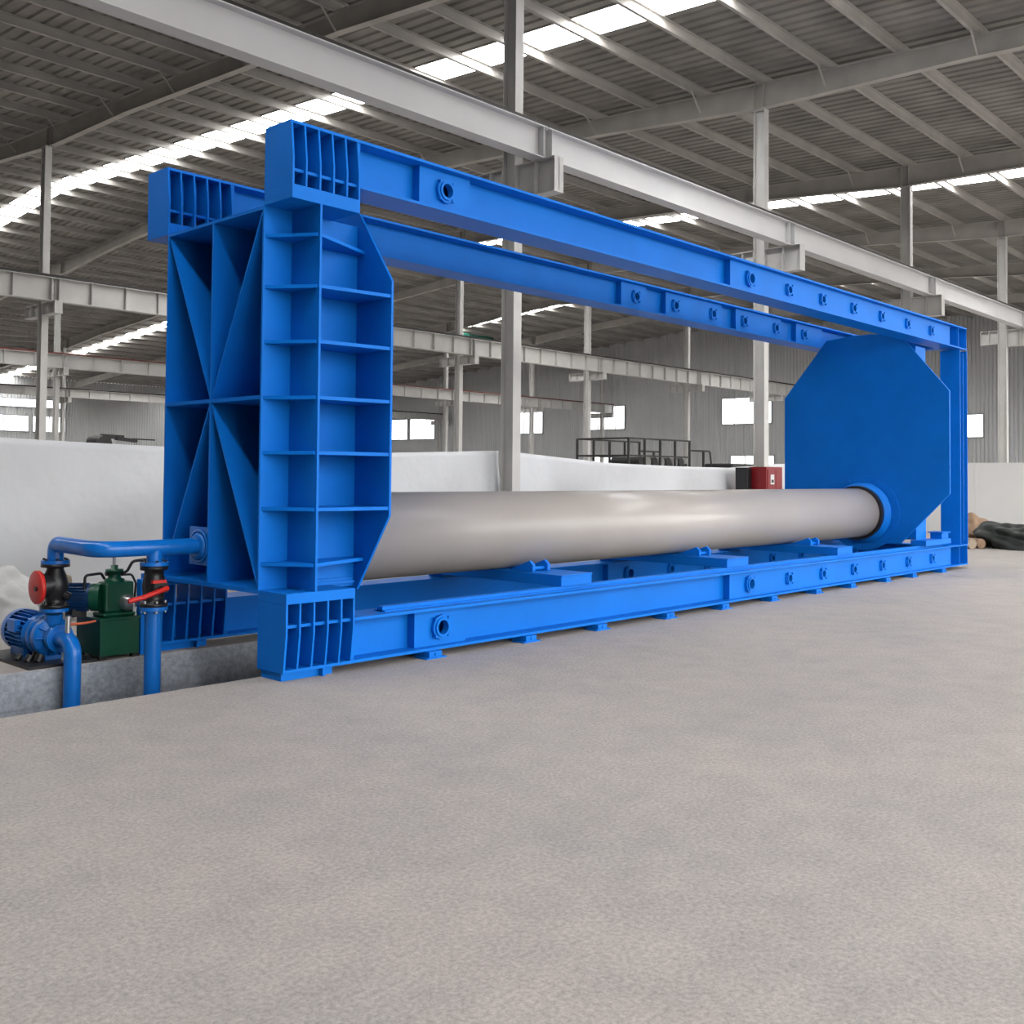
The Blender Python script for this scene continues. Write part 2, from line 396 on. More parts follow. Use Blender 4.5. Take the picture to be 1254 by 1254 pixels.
def crane_beam(r, yb, z0, z1, lab, m, xa, xb, stiff, rail_m, near=False):
    th = thing('crane_runway_beam', lab, 'beam', (xa, yb, z0), None)
    joints = [xa] + [ROWX[r] + 9 * i for i in range(-2, 8) if xa + .5 < ROWX[r] + 9 * i < xb - .5] + [xb]
    hw = .14
    for a, b_ in zip(joints[:-1], joints[1:]):
        b = MB(); a += .012; b_ -= .012
        b.box(a, b_, yb - hw, yb + hw, z1 - .02, z1); b.box(a, b_, yb - hw, yb + hw, z0, z0 + .02)
        b.box(a, b_, yb - .006, yb + .006, z0 + .02, z1 - .02)
        for e in (a + .1, b_ - .1): b.box(e - .008, e + .008, yb - hw + .01, yb + hw - .01, z0 + .02, z1 - .02)
        if stiff:
            n = int((b_ - a) / stiff)
            for k in range(1, n):
                e = a + (b_ - a) * k / n; b.box(e - .006, e + .006, yb - hw + .02, yb + hw - .02, z0 + .02, z1 - .02)
        b.build('beam_segment', m, th)
    b = MB(); b.box(xa, xb, yb - .045, yb + .045, z1, z1 + .1); b.build('crane_rail', rail_m, th, label='dark crane rail on top')
crane_beam(0, 5.24, 7.17, 7.74, 'long white crane runway beam crossing the picture above the blue frame', 'beampaint', -1.0, 62.9, 0, 'rail', True)
crane_beam(1, 24.75, 6.78, 7.5, 'grey stiffened crane runway beam on the corbels of the second column row', 'colpaint', 0, 62.9, 1.1, 'rail')
crane_beam(2, 44.35, 6.75, 7.42, 'grey crane runway beam with rust red rail on the third column row', 'colpaint', 9, 62.9, 1.3, 'redrail')
crane_beam(3, 63.95, 6.75, 7.3, 'distant crane runway beam on the fourth column row', 'colpaint', 17, 62.9, 1.3, 'rail')

# ------------------------------------------------------------------ white curtains
def curtain(x0, x1, topf, y, name, lab, seed, nx=140, nz=24):
    rnd = random.Random(seed)
    waves = [(rnd.uniform(.5, 2.2), rnd.uniform(-1.6, 1.2), rnd.uniform(0, 6.28), rnd.uniform(.02, .06)) for _ in range(9)]
    b = MB(); vs = []
    for j in range(nz + 1):
        for i in range(nx + 1):
            x = x0 + (x1 - x0) * i / nx; t = j / nz; z = topf(x) * t + .005
            d = sum(a * math.sin(k * (x - x0) * 1.3 + q * z * 2.0 + ph) for k, q, ph, a in waves) * (.35 + .65 * math.sin(math.pi * min(t * .9 + .1, 1)))
            vs.append((x, y + d, z))
    for sgn in (0,):
        b.add(vs, [(j * (nx + 1) + i, j * (nx + 1) + i + 1, (j + 1) * (nx + 1) + i + 1, (j + 1) * (nx + 1) + i) for j in range(nz) for i in range(nx)], True)
    o = b.build(name, 'tarp'); sd = o.modifiers.new('thick', 'SOLIDIFY'); sd.thickness = .008
    return o
def lerp(tab):
    def g(x):
        if x <= tab[0][0]: return tab[0][1]
        for (a, za), (b, zb) in zip(tab[:-1], tab[1:]):
            if x <= b: return za + (zb - za) * (x - a) / (b - a)
        return tab[-1][1]
    return g
o = curtain(-9, 9.02, lerp([(-9, 2.1), (0, 2.01), (2.3, 1.95), (6.3, 1.95), (9.02, 2.05)]), 6.3, 'tarp_curtain', '', 1, 200)
tag(o, 'white tarp curtain with slanting folds hung behind the pump, left of the thick column', 'curtain', 'white tarp curtains')
o = curtain(9.2, 26.8, lerp([(9.2, 2.05), (10.5, 1.97), (12.2, 1.88), (14.5, 1.84), (17, 1.83), (19.5, 1.96), (26.8, 2.0)]), 6.3, 'tarp_curtain', '', 2, 200)
tag(o, 'white sagging tarp curtain hung behind the pipe, right of the thick column', 'curtain', 'white tarp curtains')
b = MB(); b.box(27.0, 27.06, -12, 6.4, .0, 2.1)
for k in range(13): b.box(26.99, 27.0, -12 + k * 1.45, -11.97 + k * 1.45, 0, 2.1)
tag(b.build('white_partition', 'wallpanel'), 'plain white partition panel standing across the hall behind the end post', 'partition')

# ------------------------------------------------------------------ the blue pipe testing frame
frame = thing('pipe_test_frame', 'huge blue painted steel pipe testing frame standing over the floor trench', 'test frame', (0, 0, 0))
YB0, YT, YW, YE = 0.0, .03, .20, .38           # block front, flange front, web, back edge
FAR = 1.896                                    # y shift of the far side
LEN = 14.84
def holed_plate(mb, x0, x1, z0, z1, y, t, holes, n=24):
    """plate in the XZ plane (front at y, thickness t towards +y) with round holes"""
    zc = (z0 + z1) / 2; cur = x0
    def quad(a, b, c, d):
        mb.box(a, b, y, y + t, c, d)
    for hx, hr in sorted(holes):
        h = hr * 1.35
        if hx - h > cur: quad(cur, hx - h, z0, z1)
        quad(hx - h, hx + h, z0, zc - h); quad(hx - h, hx + h, zc + h, z1)
        inn, out = [], []
        for k in range(n):
            a = 2 * math.pi * k / n; c, s_ = math.cos(a), math.sin(a); mx = max(abs(c), abs(s_))
            inn.append((hx + hr * c, zc + hr * s_)); out.append((hx + h * c / mx, zc + h * s_ / mx))
        vs = [(p[0], y, p[1]) for p in inn] + [(p[0], y, p[1]) for p in out] + [(p[0], y + t, p[1]) for p in inn] + [(p[0], y + t, p[1]) for p in out]
        fs = []
        for k in range(n):
            k2 = (k + 1) % n
            fs += [(k, k2, n + k2, n + k), (2 * n + k, 3 * n + k, 3 * n + k2, 2 * n + k2), (k, 2 * n + k, 2 * n + k2, k2)]
        mb.add(vs, fs); cur = hx + h
    if cur < x1: quad(cur, x1, z0, z1)

HOLES = [7.15, 8.2, 9.2, 10.22, 11.24, 12.27, 13.3]
def long_beam(name, oy, z0, z1, plates, feet=(), lab=None):
    y0, y1, yw = oy + YT, oy + YE, oy + YW
    b = MB(); tf = .024
    b.box(.019, LEN, y0, y1, z0, z0 + tf); b.box(.0 if z0 > 1 else .019, LEN, y0, y1, z1 - tf, z1); b.box(.019, LEN, yw, yw + .02, z0 + tf, z1 - tf)
    for xx in (.68, 14.43, LEN - .015): b.box(xx, xx + .015, y0 + .01, y1 - .01, z0 + tf, z1 - tf)
    beam = b.build(name, 'blue', frame, label=lab)
    yp = oy + .11
    for xa, xb, hs in plates:
        p = MB(); holed_plate(p, xa, xb, z0 + tf + .001, z1 - tf - .001, yp, .02, [(h, r) for h, r in hs])
        for e in (xa, xb - .015): p.box(e, e + .015, yp + .02, yw, z0 + tf, z1 - tf)
        p.build('reinforcing_plate', 'blue', beam)
        zc = (z0 + z1) / 2
        for h, r in hs:
            c = MB(); c.ring((h, yp, zc), (0, -1, 0), r * 1.75, r * 1.02, .035 if r > .055 else .02)
            c.ring((h, yp - (.035 if r > .055 else .02), zc), (0, -1, 0), r * 1.38, r * 1.02, .015)
            for k in range(4):
                a = math.pi / 4 + k * math.pi / 2
                c.box(h + r * 1.75 * math.cos(a) - .012, h + r * 1.75 * math.cos(a) + .012, yp - .045, yp, zc + r * 1.75 * math.sin(a) - .012, zc + r * 1.75 * math.sin(a) + .012)
            c.build('ring_collar', 'blue', beam)
    for fx in feet:
        p = MB(); p.box(fx - .075, fx + .075, y0 - .045, y1, .012, z0 - .001); p.box(fx - .12, fx + .12, y0 - .06, y0 + .1, 0, .012)
        p.cyl((fx, y0 - .045, .035), (fx, y0 - .055, .035), .012, 10)
        p.build('foot', 'blue', beam)
    return beam
near_plates = [(1.42, 2.05, [(1.725, .062)]), (6.68, 14.2, [(HOLES[0], .062)] + [(h, .05) for h in HOLES[1:]])]
FEET = (1.56, 2.82, 3.94, 5.2, 6.39, 7.6, 8.85, 9.95, 11.2, 12.25, 13.54)
lower = long_beam('lower_beam', 0, .062, .43, near_plates, FEET, 'near lower beam resting on the floor')
upper = long_beam('upper_beam', 0, 3.965, 4.3675, near_plates, (), 'near upper beam, higher in the picture')
flo = long_beam('lower_beam', FAR, .062, .43, near_plates, FEET, 'far lower beam behind the pipe')
fup = long_beam('upper_beam', FAR, 3.965, 4.3675, [(6.95, 7.55, [(7.29, .055)]), (8.05, 9.62, [(8.29, .055), (9.34, .055)]), (10.05, 11.55, [(10.3, .055), (11.36, .055)]), (12.1, 13.1, [(12.38, .055)])], (), 'far upper beam behind the near one')
for bm_, oy in ((lower, 0),):
    p = MB(); p.box(1.1, 13.9, oy + .165, oy + .235, .43, .472); p.box(1.1, 13.9, oy + .13, oy + .27, .43, .441)
    p.build('slide_rail', 'blue', bm_)
# corner blocks
def corner_block(oy, top):
    sl = MB(); g = MB(); st = MB()
    if top:
        sl.box(0, .67, oy + YB0, oy + YE, 3.746, 3.856)
        poly = [(oy + YB0, 3.856), (oy + YB0, 4.064), (oy + YT, 4.3435), (oy + YE, 4.3435), (oy + YE, 3.856)]
        polyg = [(oy + YB0, 3.857), (oy + YB0, 4.064), (oy + YT, 4.343), (oy + YW, 4.343), (oy + YW, 3.857)]
        zs = 4.0
    else:
        sl.box(0, .67, oy + YB0, oy + YE, .594, .676)
        poly = [(oy + YB0, .594), (oy + YB0, .36), (oy + YT, .062), (oy + YE, .062), (oy + YE, .594)]
        polyg = [(oy + YB0, .593), (oy + YB0, .36), (oy + YT, .087), (oy + YW, .087), (oy + YW, .593)]
        zs = .445
    blk = sl.build('corner_block', 'blue', frame, bevel=.003)
    e = MB(); e.prism(poly, 'x', 0, .018); e.build('end_plate', 'blue', blk)
    for k in range(1, 6):
        xx = .67 * k / 5 - (.018 if k == 5 else .009)
        g = MB(); g.prism(polyg, 'x', xx, xx + .016); g.build('gusset', 'blue', blk)
    if not top:
        q = MB(); q.box(.012, .50, oy + .07, oy + .34, 0, .061); q.box(.37, .395, oy + .02, oy + .07, 0, .061); q.build('foot', 'blue', blk)
for oy in (0, FAR):
    corner_block(oy, True); corner_block(oy, False)
# fixed head: box of plates between the four blocks
y0, y1 = YE, FAR                                # side webs
ym = (y0 + y1) / 2; zb, zt = .676, 3.746
XB, XC = .27, .951
h = MB()
for a_, b_ in ((0, y0 - .001), (y1 + .001, FAR + YE)): h.box(XB, XB + .02, a_, b_, zb + .001, zt - .001)     # wing plates outside the side webs
h.box(.0, XC, y0, y0 + .02, zb - .03, zt); h.box(.0, XC, y1 - .02, y1, zb - .03, zt)  # side webs
h.box(.0, XC, y0 + .02, y1 - .02, zt - .026, zt); h.box(.0, XC, y0 + .02, y1 - .02, zb - .03, zb + .004)
head = h.build('fixed_head', 'blue', frame, label='open ribbed head with diagonal bracing at the pump end')
octg = [(-.08, 1.26), (-.08, 3.22), (.36, 3.86), (FAR + .02, 3.86), (FAR + YE + .08, 3.22), (FAR + YE + .08, 1.26), (FAR + .05, .62), (.33, .62)]
o_ = MB(); o_.prism(octg, 'x', XC, XC + .022); o_.build('octagonal_plate', 'blue', head, label='plate with clipped corners behind the ribs')
r_ = MB(); r_.box(0, XC, ym - .012, ym + .012, zb + .004, zt - .026); r_.build('centre_rib', 'blue', head)
zc = 2.21
r_ = MB(); r_.box(.0, XC, y0 + .02, ym - .012, zc - .016, zc + .016); r_.box(.0, XC, ym + .012, y1 - .02, zc - .016, zc + .016); r_.build('cross_rib', 'blue', head)
for (ya, za) in ((y0 + .03, zt - .05), (y1 - .03, zt - .05), (y0 + .03, zb + .05), (y1 - .03, zb + .05)):
    s_ = MB(); sgn = 1 if ya > ym else -1; sz = 1 if za > zc else -1
    s_.strut((XC / 2 + .002, ym + sgn * .012, zc + sz * .03), (XC / 2 + .002, ya, za), .016, XC - .006, (1, 0, 0)); s_.build('diagonal_rib', 'blue', head)
for z in (3.505, 3.093, 2.652, 2.206, 1.768, 1.32, .882):
    q = .279 if z > 3.4 else (.247 if z < 1 else -.07)
    for side in (0, 1):
        fl = (lambda y: y) if side == 0 else (lambda y: FAR + YE - y)
        p = MB(); p.prism([(.018, fl(.375)), (XB, fl(.38)), (XB, fl(.025)), (XB - .015, fl(.025))], 'z', z - .014, z + .014); p.build('bay_stiffener', 'blue', head)
        p = MB(); p.prism([(XB + .02, fl(.38)), (XC, fl(.38)), (XC, fl(q)), (XB + .02, fl(.005))], 'z', z - .014, z + .014); p.build('bay_stiffener', 'blue', head)
for (dy, dz) in ((.31, 3.66), (.31, 3.60), (.31, 3.40)):
    p = MB(); p.cyl((.33, YE, dz), (.33, YE - .012, dz), .012, 10); p.build('bolt_head', 'blue', head)
p = MB(); p.box(.34, .93, .34, .37, .676, .70); p.box(.34, .93, .36, .378, .70, .725); p.build('weld_bar', 'blue', head)
# tail posts and cross ties at the far end
for oy in (0, FAR):
    p = MB()
    p.box(14.47, 14.49, oy + YT, oy + YE, .431, 3.944); p.box(14.82, 14.84, oy + YT, oy + YE, .431, 3.944)
    p.box(14.49, 14.82, oy + YW - .01, oy + YW + .01, .431, 3.944)
    po = p.build('tail_post', 'blue', frame)
    p = MB(); p.box(14.64, 14.655, oy + YT + .005, oy + YW - .011, .5, 3.9); p.build('post_rib', 'blue', po)
for z0, z1 in ((.12, .40), (4.0, 4.32)):
    p = MB(); p.box(14.5, 14.8, YE + .001, FAR + YT - .001, z0, z0 + .02); p.box(14.5, 14.8, YE + .001, FAR + YT - .001, z1 - .02, z1)
    p.box(14.64, 14.66, YE + .001, FAR + YT - .001, z0 + .02, z1 - .02); p.build('tail_crossbeam', 'blue', frame)

# moving head with the large octagonal plate
YC, ZC, PR = 1.1385, 1.008, .42
mh = thing('moving_head', 'blue moving head with big octagonal plate clamping the far end of the pipe', 'press head', (13.2, YC, .472))
XM = 12.87
ow = [(-.355, 1.36), (-.355, 3.075), (.47, 4.085), (1.0, 4.135), (1.3, 4.135), (1.81, 4.085), (2.632, 3.075), (2.632, 1.36), (1.81, .50), (.47, .50)]
p = MB(); p.prism(ow, 'x', XM, XM + .04); op = p.build('octagonal_plate', 'blue', mh, bevel=.004)
p = MB(); p.ring((XM, YC, ZC), (-1, 0, 0), .66, .30, .022, 48)
p.build('wear_ring', 'blue', op)
p = MB(); p.lathe((12.68, YC, ZC), (1, 0, 0), [(0, .455), (0, .475), (.10, .49), (.12, .53), (.17, .53), (.17, .44), (.0, .44)], 48); p.build('clamp_collar', 'blue', mh)
for k in range(8):
    a = math.pi / 8 + k * math.pi / 4
    p = MB(); cy, cz = YC + .6 * math.cos(a), ZC + .6 * math.sin(a)
    if cz > .52: p.cyl((XM - .022, cy, cz), (XM - .04, cy, cz), .018, 10); p.build('bolt_head', 'blue', op)
p = MB(); p.ring((12.59, YC, ZC), (1, 0, 0), .468, .423, .09, 48); p.build('seal_ring', 'black', mh, label='black seal ring around the pipe end')
for sg, (ya, yb) in enumerate(((.30, .75), (YC * 2 - .75, YC * 2 - .30))):
    p = MB(); p.box(13.12, 13.56, ya, yb, .56, 3.9); p.build('box_column', 'blue', mh)
    p = MB(); p.box(12.92, 13.12, ya + .05, yb - .05, .7, 3.7); p.build('web_plate', 'blue', mh)
    yr = .2 if sg == 0 else FAR + .2
    p = MB(); p.box(12.95, 14.1, yr - .13, yr + .13, .473 if sg == 0 else .431, .56); sh_ = p.build('slide_shoe', 'blue', mh)
    p = MB(); p.box(13.75, 14.06, yr - .1, yr + .1, .56, .66); p.box(13.72, 14.09, yr - .13, yr + .13, .66, .68); p.build('jack_box', 'blue', sh_)
p = MB(); p.box(13.14, 13.54, .75, 2 * YC - .75, 3.6, 3.88); p.box(13.14, 13.54, .75, 2 * YC - .75, .6, .9); p.build('tie_beam', 'blue', mh)

# the pipe under test
pp = MB(); pp.lathe((.98, YC, ZC), (1, 0, 0), [(0, PR), (11.66, PR), (11.66, PR - .014), (0, PR - .014)], 96, closed=True)
tag(pp.build('test_pipe', 'pipe'), 'long pale grey coated pipe lying inside the blue frame', 'pipe')

# cross supports resting on the rails
for xa, xb, lab in ((3.45, 3.95, 'blue cross support under the pipe, nearest to the ribbed head'), (6.67, 7.19, 'blue cross support under the middle of the pipe, second of three'),
                    (9.76, 10.26, 'blue cross support under the pipe, nearest to the octagonal plate')):
    th = thing('cross_support', lab, 'pipe support', (xa, .12, .472), 'cross supports under the pipe')
    ya, yb = .13, 2 * YC - .13
    p = MB(); p.box(xa, xb, ya, yb, .573, .587); p.box(xa, xa + .015, ya + .01, yb, .473, .573); p.box(xb - .015, xb, ya + .01, yb, .473, .573); p.box(xa + .015, xb - .015, ya + .01, ya + .025, .473, .573)
    p.box(xa + .015, xb - .015, yb - .02, yb, .473, .573)
    p.build('box_beam', 'blue', th, bevel=.003)
    p = MB(); p.box(xa + .05, xb - .05, 2 * YC - .3, 2 * YC - .1, .4305, .4725); p.build('packing_block', 'blue', th)
    xm = (xa + xb) / 2 - .03
    for dx in (-.12, .12):
        for sg in (1, -1):
            q = lambda y: YC - sg * (YC - y)
            p = MB(); p.prism([(q(.60), .591), (q(.60), .66), (q(.65), .70), (q(.80), .645), (q(.92), .60), (q(.92), .591)], 'x', xm + dx - .02, xm + dx + .02); p.build('saddle_lug', 'blue', th)
    for sg in (1, -1):
        q = lambda y: YC - sg * (YC - y)
        p = MB(); p.cyl((xm - .1, q(.66), .615), (xm + .1, q(.66), .615), .02, 12); p.build('saddle_pin', 'blue', th)

# ------------------------------------------------------------------ water supply pipework
PX_, YP, ZP = -.88, 1.30, .985
PYV = 2.06                                       # pump outlet
pw = thing('supply_pipework', 'glossy blue water pipe running from the pump valve to the ribbed head', 'pipework', (PX_, YP, .85))
p = MB(); p.tube([(PX_, PYV, .86), (PX_, PYV, ZP + .01), (PX_, YP, ZP + .0), (0.95, YP, ZP - .012)], .066, 20, .15); p.build('pipe_run', 'pumpblue', pw)
p = MB(); p.ring((PX_, PYV, .83), (0, 0, 1), .115, .06, .028); p.build('flange', 'pumpblue', pw)
p = MB(); p.box(.015, .05, 1.152, 1.46, .815, 1.14); sqf = p.build('square_flange', 'pumpblue', pw, bevel=.004)
p = MB(); p.lathe((-.02, YP, ZP - .01), (1, 0, 0), [(0, .066), (0, .10), (.02, .115), (.035, .115)], 28); p.build('collar', 'pumpblue', sqf)
p = MB(); p.lathe((.012, YP, ZP - .01), (-1, 0, 0), [(0, .145), (.012, .145), (.012, .12), (0, .12)], 28, closed=True); p.build('collar', 'pumpblue', sqf)
VX = -.395
p = MB(); p.cyl((VX, YP, .86), (VX, YP, ZP - .02), .062); p.ring((VX, YP, .835), (0, 0, 1), .115, .05, .03); p.build('tee_branch', 'pumpblue', pw)
for zf, zdir, xx, yy in ((.83, -1, PX_, PYV), (.835, -1, VX, YP)):
    for k in range(6):
        a = k * math.pi / 3 + .3
        p = MB(); p.cyl((xx + .095 * math.cos(a), yy + .095 * math.sin(a), zf - .03), (xx + .095 * math.cos(a), yy + .095 * math.sin(a), zf + .045), .011, 8); p.build('bolt', 'black', pw)
# butterfly valve and the drain pipe
bv = thing('butterfly_valve', 'black valve with red lever under the branch of the blue supply pipe', 'valve', (VX, YP, .5))
p = MB(); p.lathe((VX, YP, .50), (0, 0, 1), [(0, 0), (0, .115), (.03, .115), (.03, .075), (.09, .085), (.17, .095), (.25, .08), (.30, .075), (.30, .112), (.333, .112), (.333, 0)], 28); p.build('body', 'black', bv)
p = MB(); p.box(VX - .06, VX + .06, YP - .125, YP - .09, .62, .70); p.cyl((VX, YP - .08, .66), (VX, YP - .17, .655), .022, 14); p.build('stem', 'black', bv)
p = MB(); p.tube([(VX + .03, YP - .17, .66), (VX - .06, YP - .19, .64), (VX - .18, YP - .19, .605), (VX - .31, YP - .18, .58)], .02, 12); hd = p.build('lever', 'red', bv, label='red lever')
hd.scale = (1, 1, 1)
p = MB(); p.box(VX - .08, VX + .04, YP - .135, YP - .105, .70, .725); p.build('indicator', 'red', bv, label='red indicator tab')
dp = thing('drain_pipe', 'vertical blue pipe dropping from the red lever valve into the trench', 'pipe', (VX, YP, DEPTH))
p = MB(); p.cyl((VX, YP, DEPTH + .002), (VX, YP, .47), .068, 24); p.build('pipe', 'pumpblue', dp)
p = MB(); p.ring((VX, YP, .468), (0, 0, 1), .115, .05, .032); p.build('flange', 'pumpblue', dp)
for k in range(6):
    a = k * math.pi / 3 + .3
    p = MB(); p.cyl((VX + .095 * math.cos(a), YP + .095 * math.sin(a), .45), (VX + .095 * math.cos(a), YP + .095 * math.sin(a), .55), .011, 8); p.build('bolt', 'steel', dp)
# check valve with red cap on the pump outlet
cv = thing('check_valve', 'black flanged check valve with round red cap above the blue pump', 'valve', (PX_, PYV, .46))
p = MB(); p.lathe((PX_, PYV, .46), (0, 0, 1), [(0, 0), (0, .115), (.028, .115), (.028, .07), (.08, .075), (.13, .10), (.2, .108), (.27, .09), (.32, .068), (.342, .068), (.342, .115), (.369, .115), (.369, 0)], 28)
p.cyl((PX_, PYV, .66), (PX_ - .13, PYV, .645), .10, 24); p.cyl((PX_, PYV - .02, .6), (PX_ + .09, PYV - .09, .55), .035, 12); p.build('body', 'black', cv)
p = MB(); p.lathe((PX_ - .13, PYV, .64), (-1, 0, 0), [(0, 0), (0, .135), (.006, .14), (.03, .14), (.036, .132), (.036, .02), (.03, 0)], 32); cap = p.build('valve_cap', 'red', cv, label='round red cap')
p = MB(); p.ring((PX_ - .118, PYV, .64), (-1, 0, 0), .125, .05, .012); p.cyl((PX_ - .16, PYV - .03, .63), (PX_ - .18, PYV - .03, .63), .02, 12); p.build('cap_boss', 'black', cap)
for zz in (.47, .815):
    for k in range(6):
        a = k * math.pi / 3
        p = MB(); p.cyl((PX_ + .095 * math.cos(a), PYV + .095 * math.sin(a), zz - .04), (PX_ + .095 * math.cos(a), PYV + .095 * math.sin(a), zz + .04), .011, 8)
        if zz < .6: p.build('bolt', 'black', cv)
# centrifugal pump
ZA = .215
pm = thing('centrifugal_pump', 'blue electric centrifugal pump on a dark base plate at the trench edge', 'pump', (PX_, 2.3, 0))
p = MB(); p.box(-1.17, -.60, 1.85, 2.85, .0, .025); p.build('base_plate', 'black', pm, label='dark base plate')
p = MB(); p.lathe((PX_, 2.16, ZA), (0, -1, 0), [(0, 0), (0, .15), (.02, .165), (.09, .165), (.12, .13), (.13, .09), (.17, .085), (.17, 0)], 32)
p.tube([(PX_ + .0, 2.09, ZA + .05), (PX_, 2.07, .41)], .072, 20)
p.ring((PX_, PYV, .43), (0, 0, 1), .115, .05, .028); p.box(PX_ - .07, PX_ + .07, 2.06, 2.14, .025, .1)
for k in range(10):
    a = 2 * math.pi * k / 10; p.strut((PX_ + .09 * math.cos(a), 2.02, ZA + .09 * math.sin(a)), (PX_ + .155 * math.cos(a), 2.05, ZA + .155 * math.sin(a)), .012, .03, (0, 1, 0))
p.build('volute', 'pumpblue', pm, bevel=.004)
p = MB(); p.ring((PX_, 1.99, ZA), (0, -1, 0), .115, .05, .026); p.ring((PX_, 1.955, ZA), (0, -1, 0), .115, .05, .026); p.build('suction_flange', 'pumpblue', pm)
p = MB(); p.lathe((PX_, 2.16, ZA), (0, 1, 0), [(0, .12), (.03, .165), (.07, .17), (.07, .16), (.10, .12), (.13, .17), (.15, .17)], 32); p.build('lantern', 'pumpblue', pm)
p = MB(); p.lathe((PX_, 2.31, ZA), (0, 1, 0), [(0, 0), (0, .15), (.34, .15), (.34, 0)], 32)
p.box(PX_ - .13, PX_ - .06, 2.35, 2.62, .025, .1); p.box(PX_ + .06, PX_ + .13, 2.35, 2.62, .025, .1)
mt = p.build('motor', 'pumpblue', pm)
fn = MB()
for k in range(28):
    a = 2 * math.pi * k / 28
    fn.strut((PX_ + .163 * math.cos(a), 2.335, ZA + .163 * math.sin(a)), (PX_ + .163 * math.cos(a), 2.635, ZA + .163 * math.sin(a)), .006, .034, (math.cos(a), 0, math.sin(a)))
fn.build('cooling_fin', 'pumpblue', mt)
p = MB(); p.lathe((PX_, 2.65, ZA), (0, 1, 0), [(0, .178), (.07, .178), (.10, .15), (.105, 0)], 32); p.build('fan_cover', 'pumpblue', mt)
p = MB(); p.box(PX_ - .19, PX_ - .14, 2.4, 2.55, ZA + .02, ZA + .12); p.build('terminal_box', 'pumpblue', mt)
p = MB(); p.tube([(PX_, 1.93, ZA), (PX_, 1.70, ZA - .0), (PX_, 1.70, DEPTH + .002)], .068, 20, .16)
sp_ = thing('suction_pipe', 'blue elbow pipe bending from the pump down into the trench', 'pipe', (PX_, 1.7, DEPTH)); p.build('elbow_pipe', 'pumpblue', sp_)
p = MB(); p.cyl((PX_, 1.80, ZA + .06), (PX_, 1.80, ZA + .17), .022, 14); p.cyl((PX_, 1.80, ZA + .17), (PX_, 1.80, ZA + .2), .028, 14); vt = p.build('vent_cock', 'steel', sp_, label='small silver vent cock')
p = MB(); p.tube([(PX_ + .02, 1.795, ZA + .13), (PX_ + .12, 1.75, ZA + .135), (PX_ + .2, 1.72, ZA + .15)], .011, 10); p.build('cock_handle', 'orange', vt, label='orange handle')
# small bits on the base plate
for cx_, cy_, r_ in ((-1.08, 2.1, .03), (-1.02, 2.04, .035), (-1.1, 2.25, .025), (-.98, 2.18, .04)):
    p = MB(); p.cyl((cx_, cy_, .025), (cx_ + .03, cy_ + .01, .025 + r_ * 1.6), r_, 12); p.build('holding_bolt', 'black', pm)

# ------------------------------------------------------------------ green hydraulic station
hs = thing('hydraulic_station', 'dark green hydraulic power unit with oil tank beside the blue pump', 'hydraulic unit', (-.39, 2.1, 0))
TX, TY = (-.568, -.215), (1.872, 2.33)
p = MB(); p.box(TX[0], TX[1], TY[0], TY[1], .03, .335); tk = p.build('oil_tank', 'green', hs, bevel=.006)
p = MB(); p.box(TX[0] - .012, TX[1] + .012, TY[0] - .012, TY[1] + .012, .335, .352); p.build('tank_lid', 'green', tk)
for ax in (TX[0] + .03, TX[1] - .03):
    for ay in (TY[0] + .03, TY[1] - .03):
        p = MB(); p.box(ax - .03, ax + .03, ay - .03, ay + .03, 0, .03); p.build('foot', 'black', tk)
p = MB(); p.box(-.50, -.24, 1.93, 2.10, .39, .65); p.box(-.52, -.22, 1.92, 2.14, .352, .39)
vb = p.build('pump_block', 'green', hs, bevel=.03, label='rounded green pump block')
p = MB(); p.lathe((-.38, 2.02, .65), (0, 0, 1), [(0, .085), (.02, .085), (.03, .055), (.08, .05), (.08, .075), (.105, .075), (.105, .03), (.14, .03), (.14, 0)], 20); p.build('fill_neck', 'green', vb)
p = MB(); p.cyl((-.46, 2.02, .72), (-.30, 2.02, .72), .02, 12); p.build('cross_fitting', 'black', vb)
p = MB(); p.cyl((-.385, 2.02, .79), (-.385, 2.02, .93), .014, 10); p.build('breather_pipe', 'steel', vb)
p = MB(); p.lathe((-.31, 1.93, .47), (0, -1, 0), [(0, .07), (.03, .07), (.05, .055), (.09, .055), (.09, .035), (.12, .03), (.12, 0)], 24); rc = p.build('regulator_cap', 'steel', vb, label='silver regulator cap')
p = MB(); p.box(-.318, -.302, 1.795, 1.81, .40, .52); p.build('cap_handle', 'steel', rc)
p = MB(); p.cyl((-.49, 2.03, .52), (-.55, 2.08, .52), .12, 24); p.build('bell_housing', 'green', hs)
p = MB(); p.cyl((-.55, 2.08, .52), (-.76, 2.27, .52), .105, 24)
for k in range(22):
    a = 2 * math.pi * k / 22; oy_, oz_ = .112 * math.cos(a), .112 * math.sin(a)
    p.strut((-.57 + .67 * oy_, 2.098 + .74 * oy_, .52 + oz_), (-.71 + .67 * oy_, 2.225 + .74 * oy_, .52 + oz_), .006, .022, (.67 * math.cos(a), .74 * math.cos(a), math.sin(a)))
p.cyl((-.72, 2.234, .52), (-.775, 2.284, .52), .122, 24); p.build('motor', 'motorblue', hs, label='dark blue finned motor')
p = MB(); p.box(-.70, -.575, 2.12, 2.26, .352, .42); p.build('motor_foot', 'darksteel', hs)
p = MB(); p.tube([(-.66, 1.99, .60), (-.66, 1.98, .72), (-.52, 1.98, .73), (-.48, 2.0, .68)], .012, 10, .03); p.build('hose', 'black', hs)
p = MB(); p.tube([(-.33, 2.0, .70), (-.28, 1.98, .74), (-.24, 1.97, .82), (-.12, 1.95, .83), (-.02, 1.96, .84), (.05, 1.93, .83)], .013, 10, .05); p.build('hose', 'black', hs)
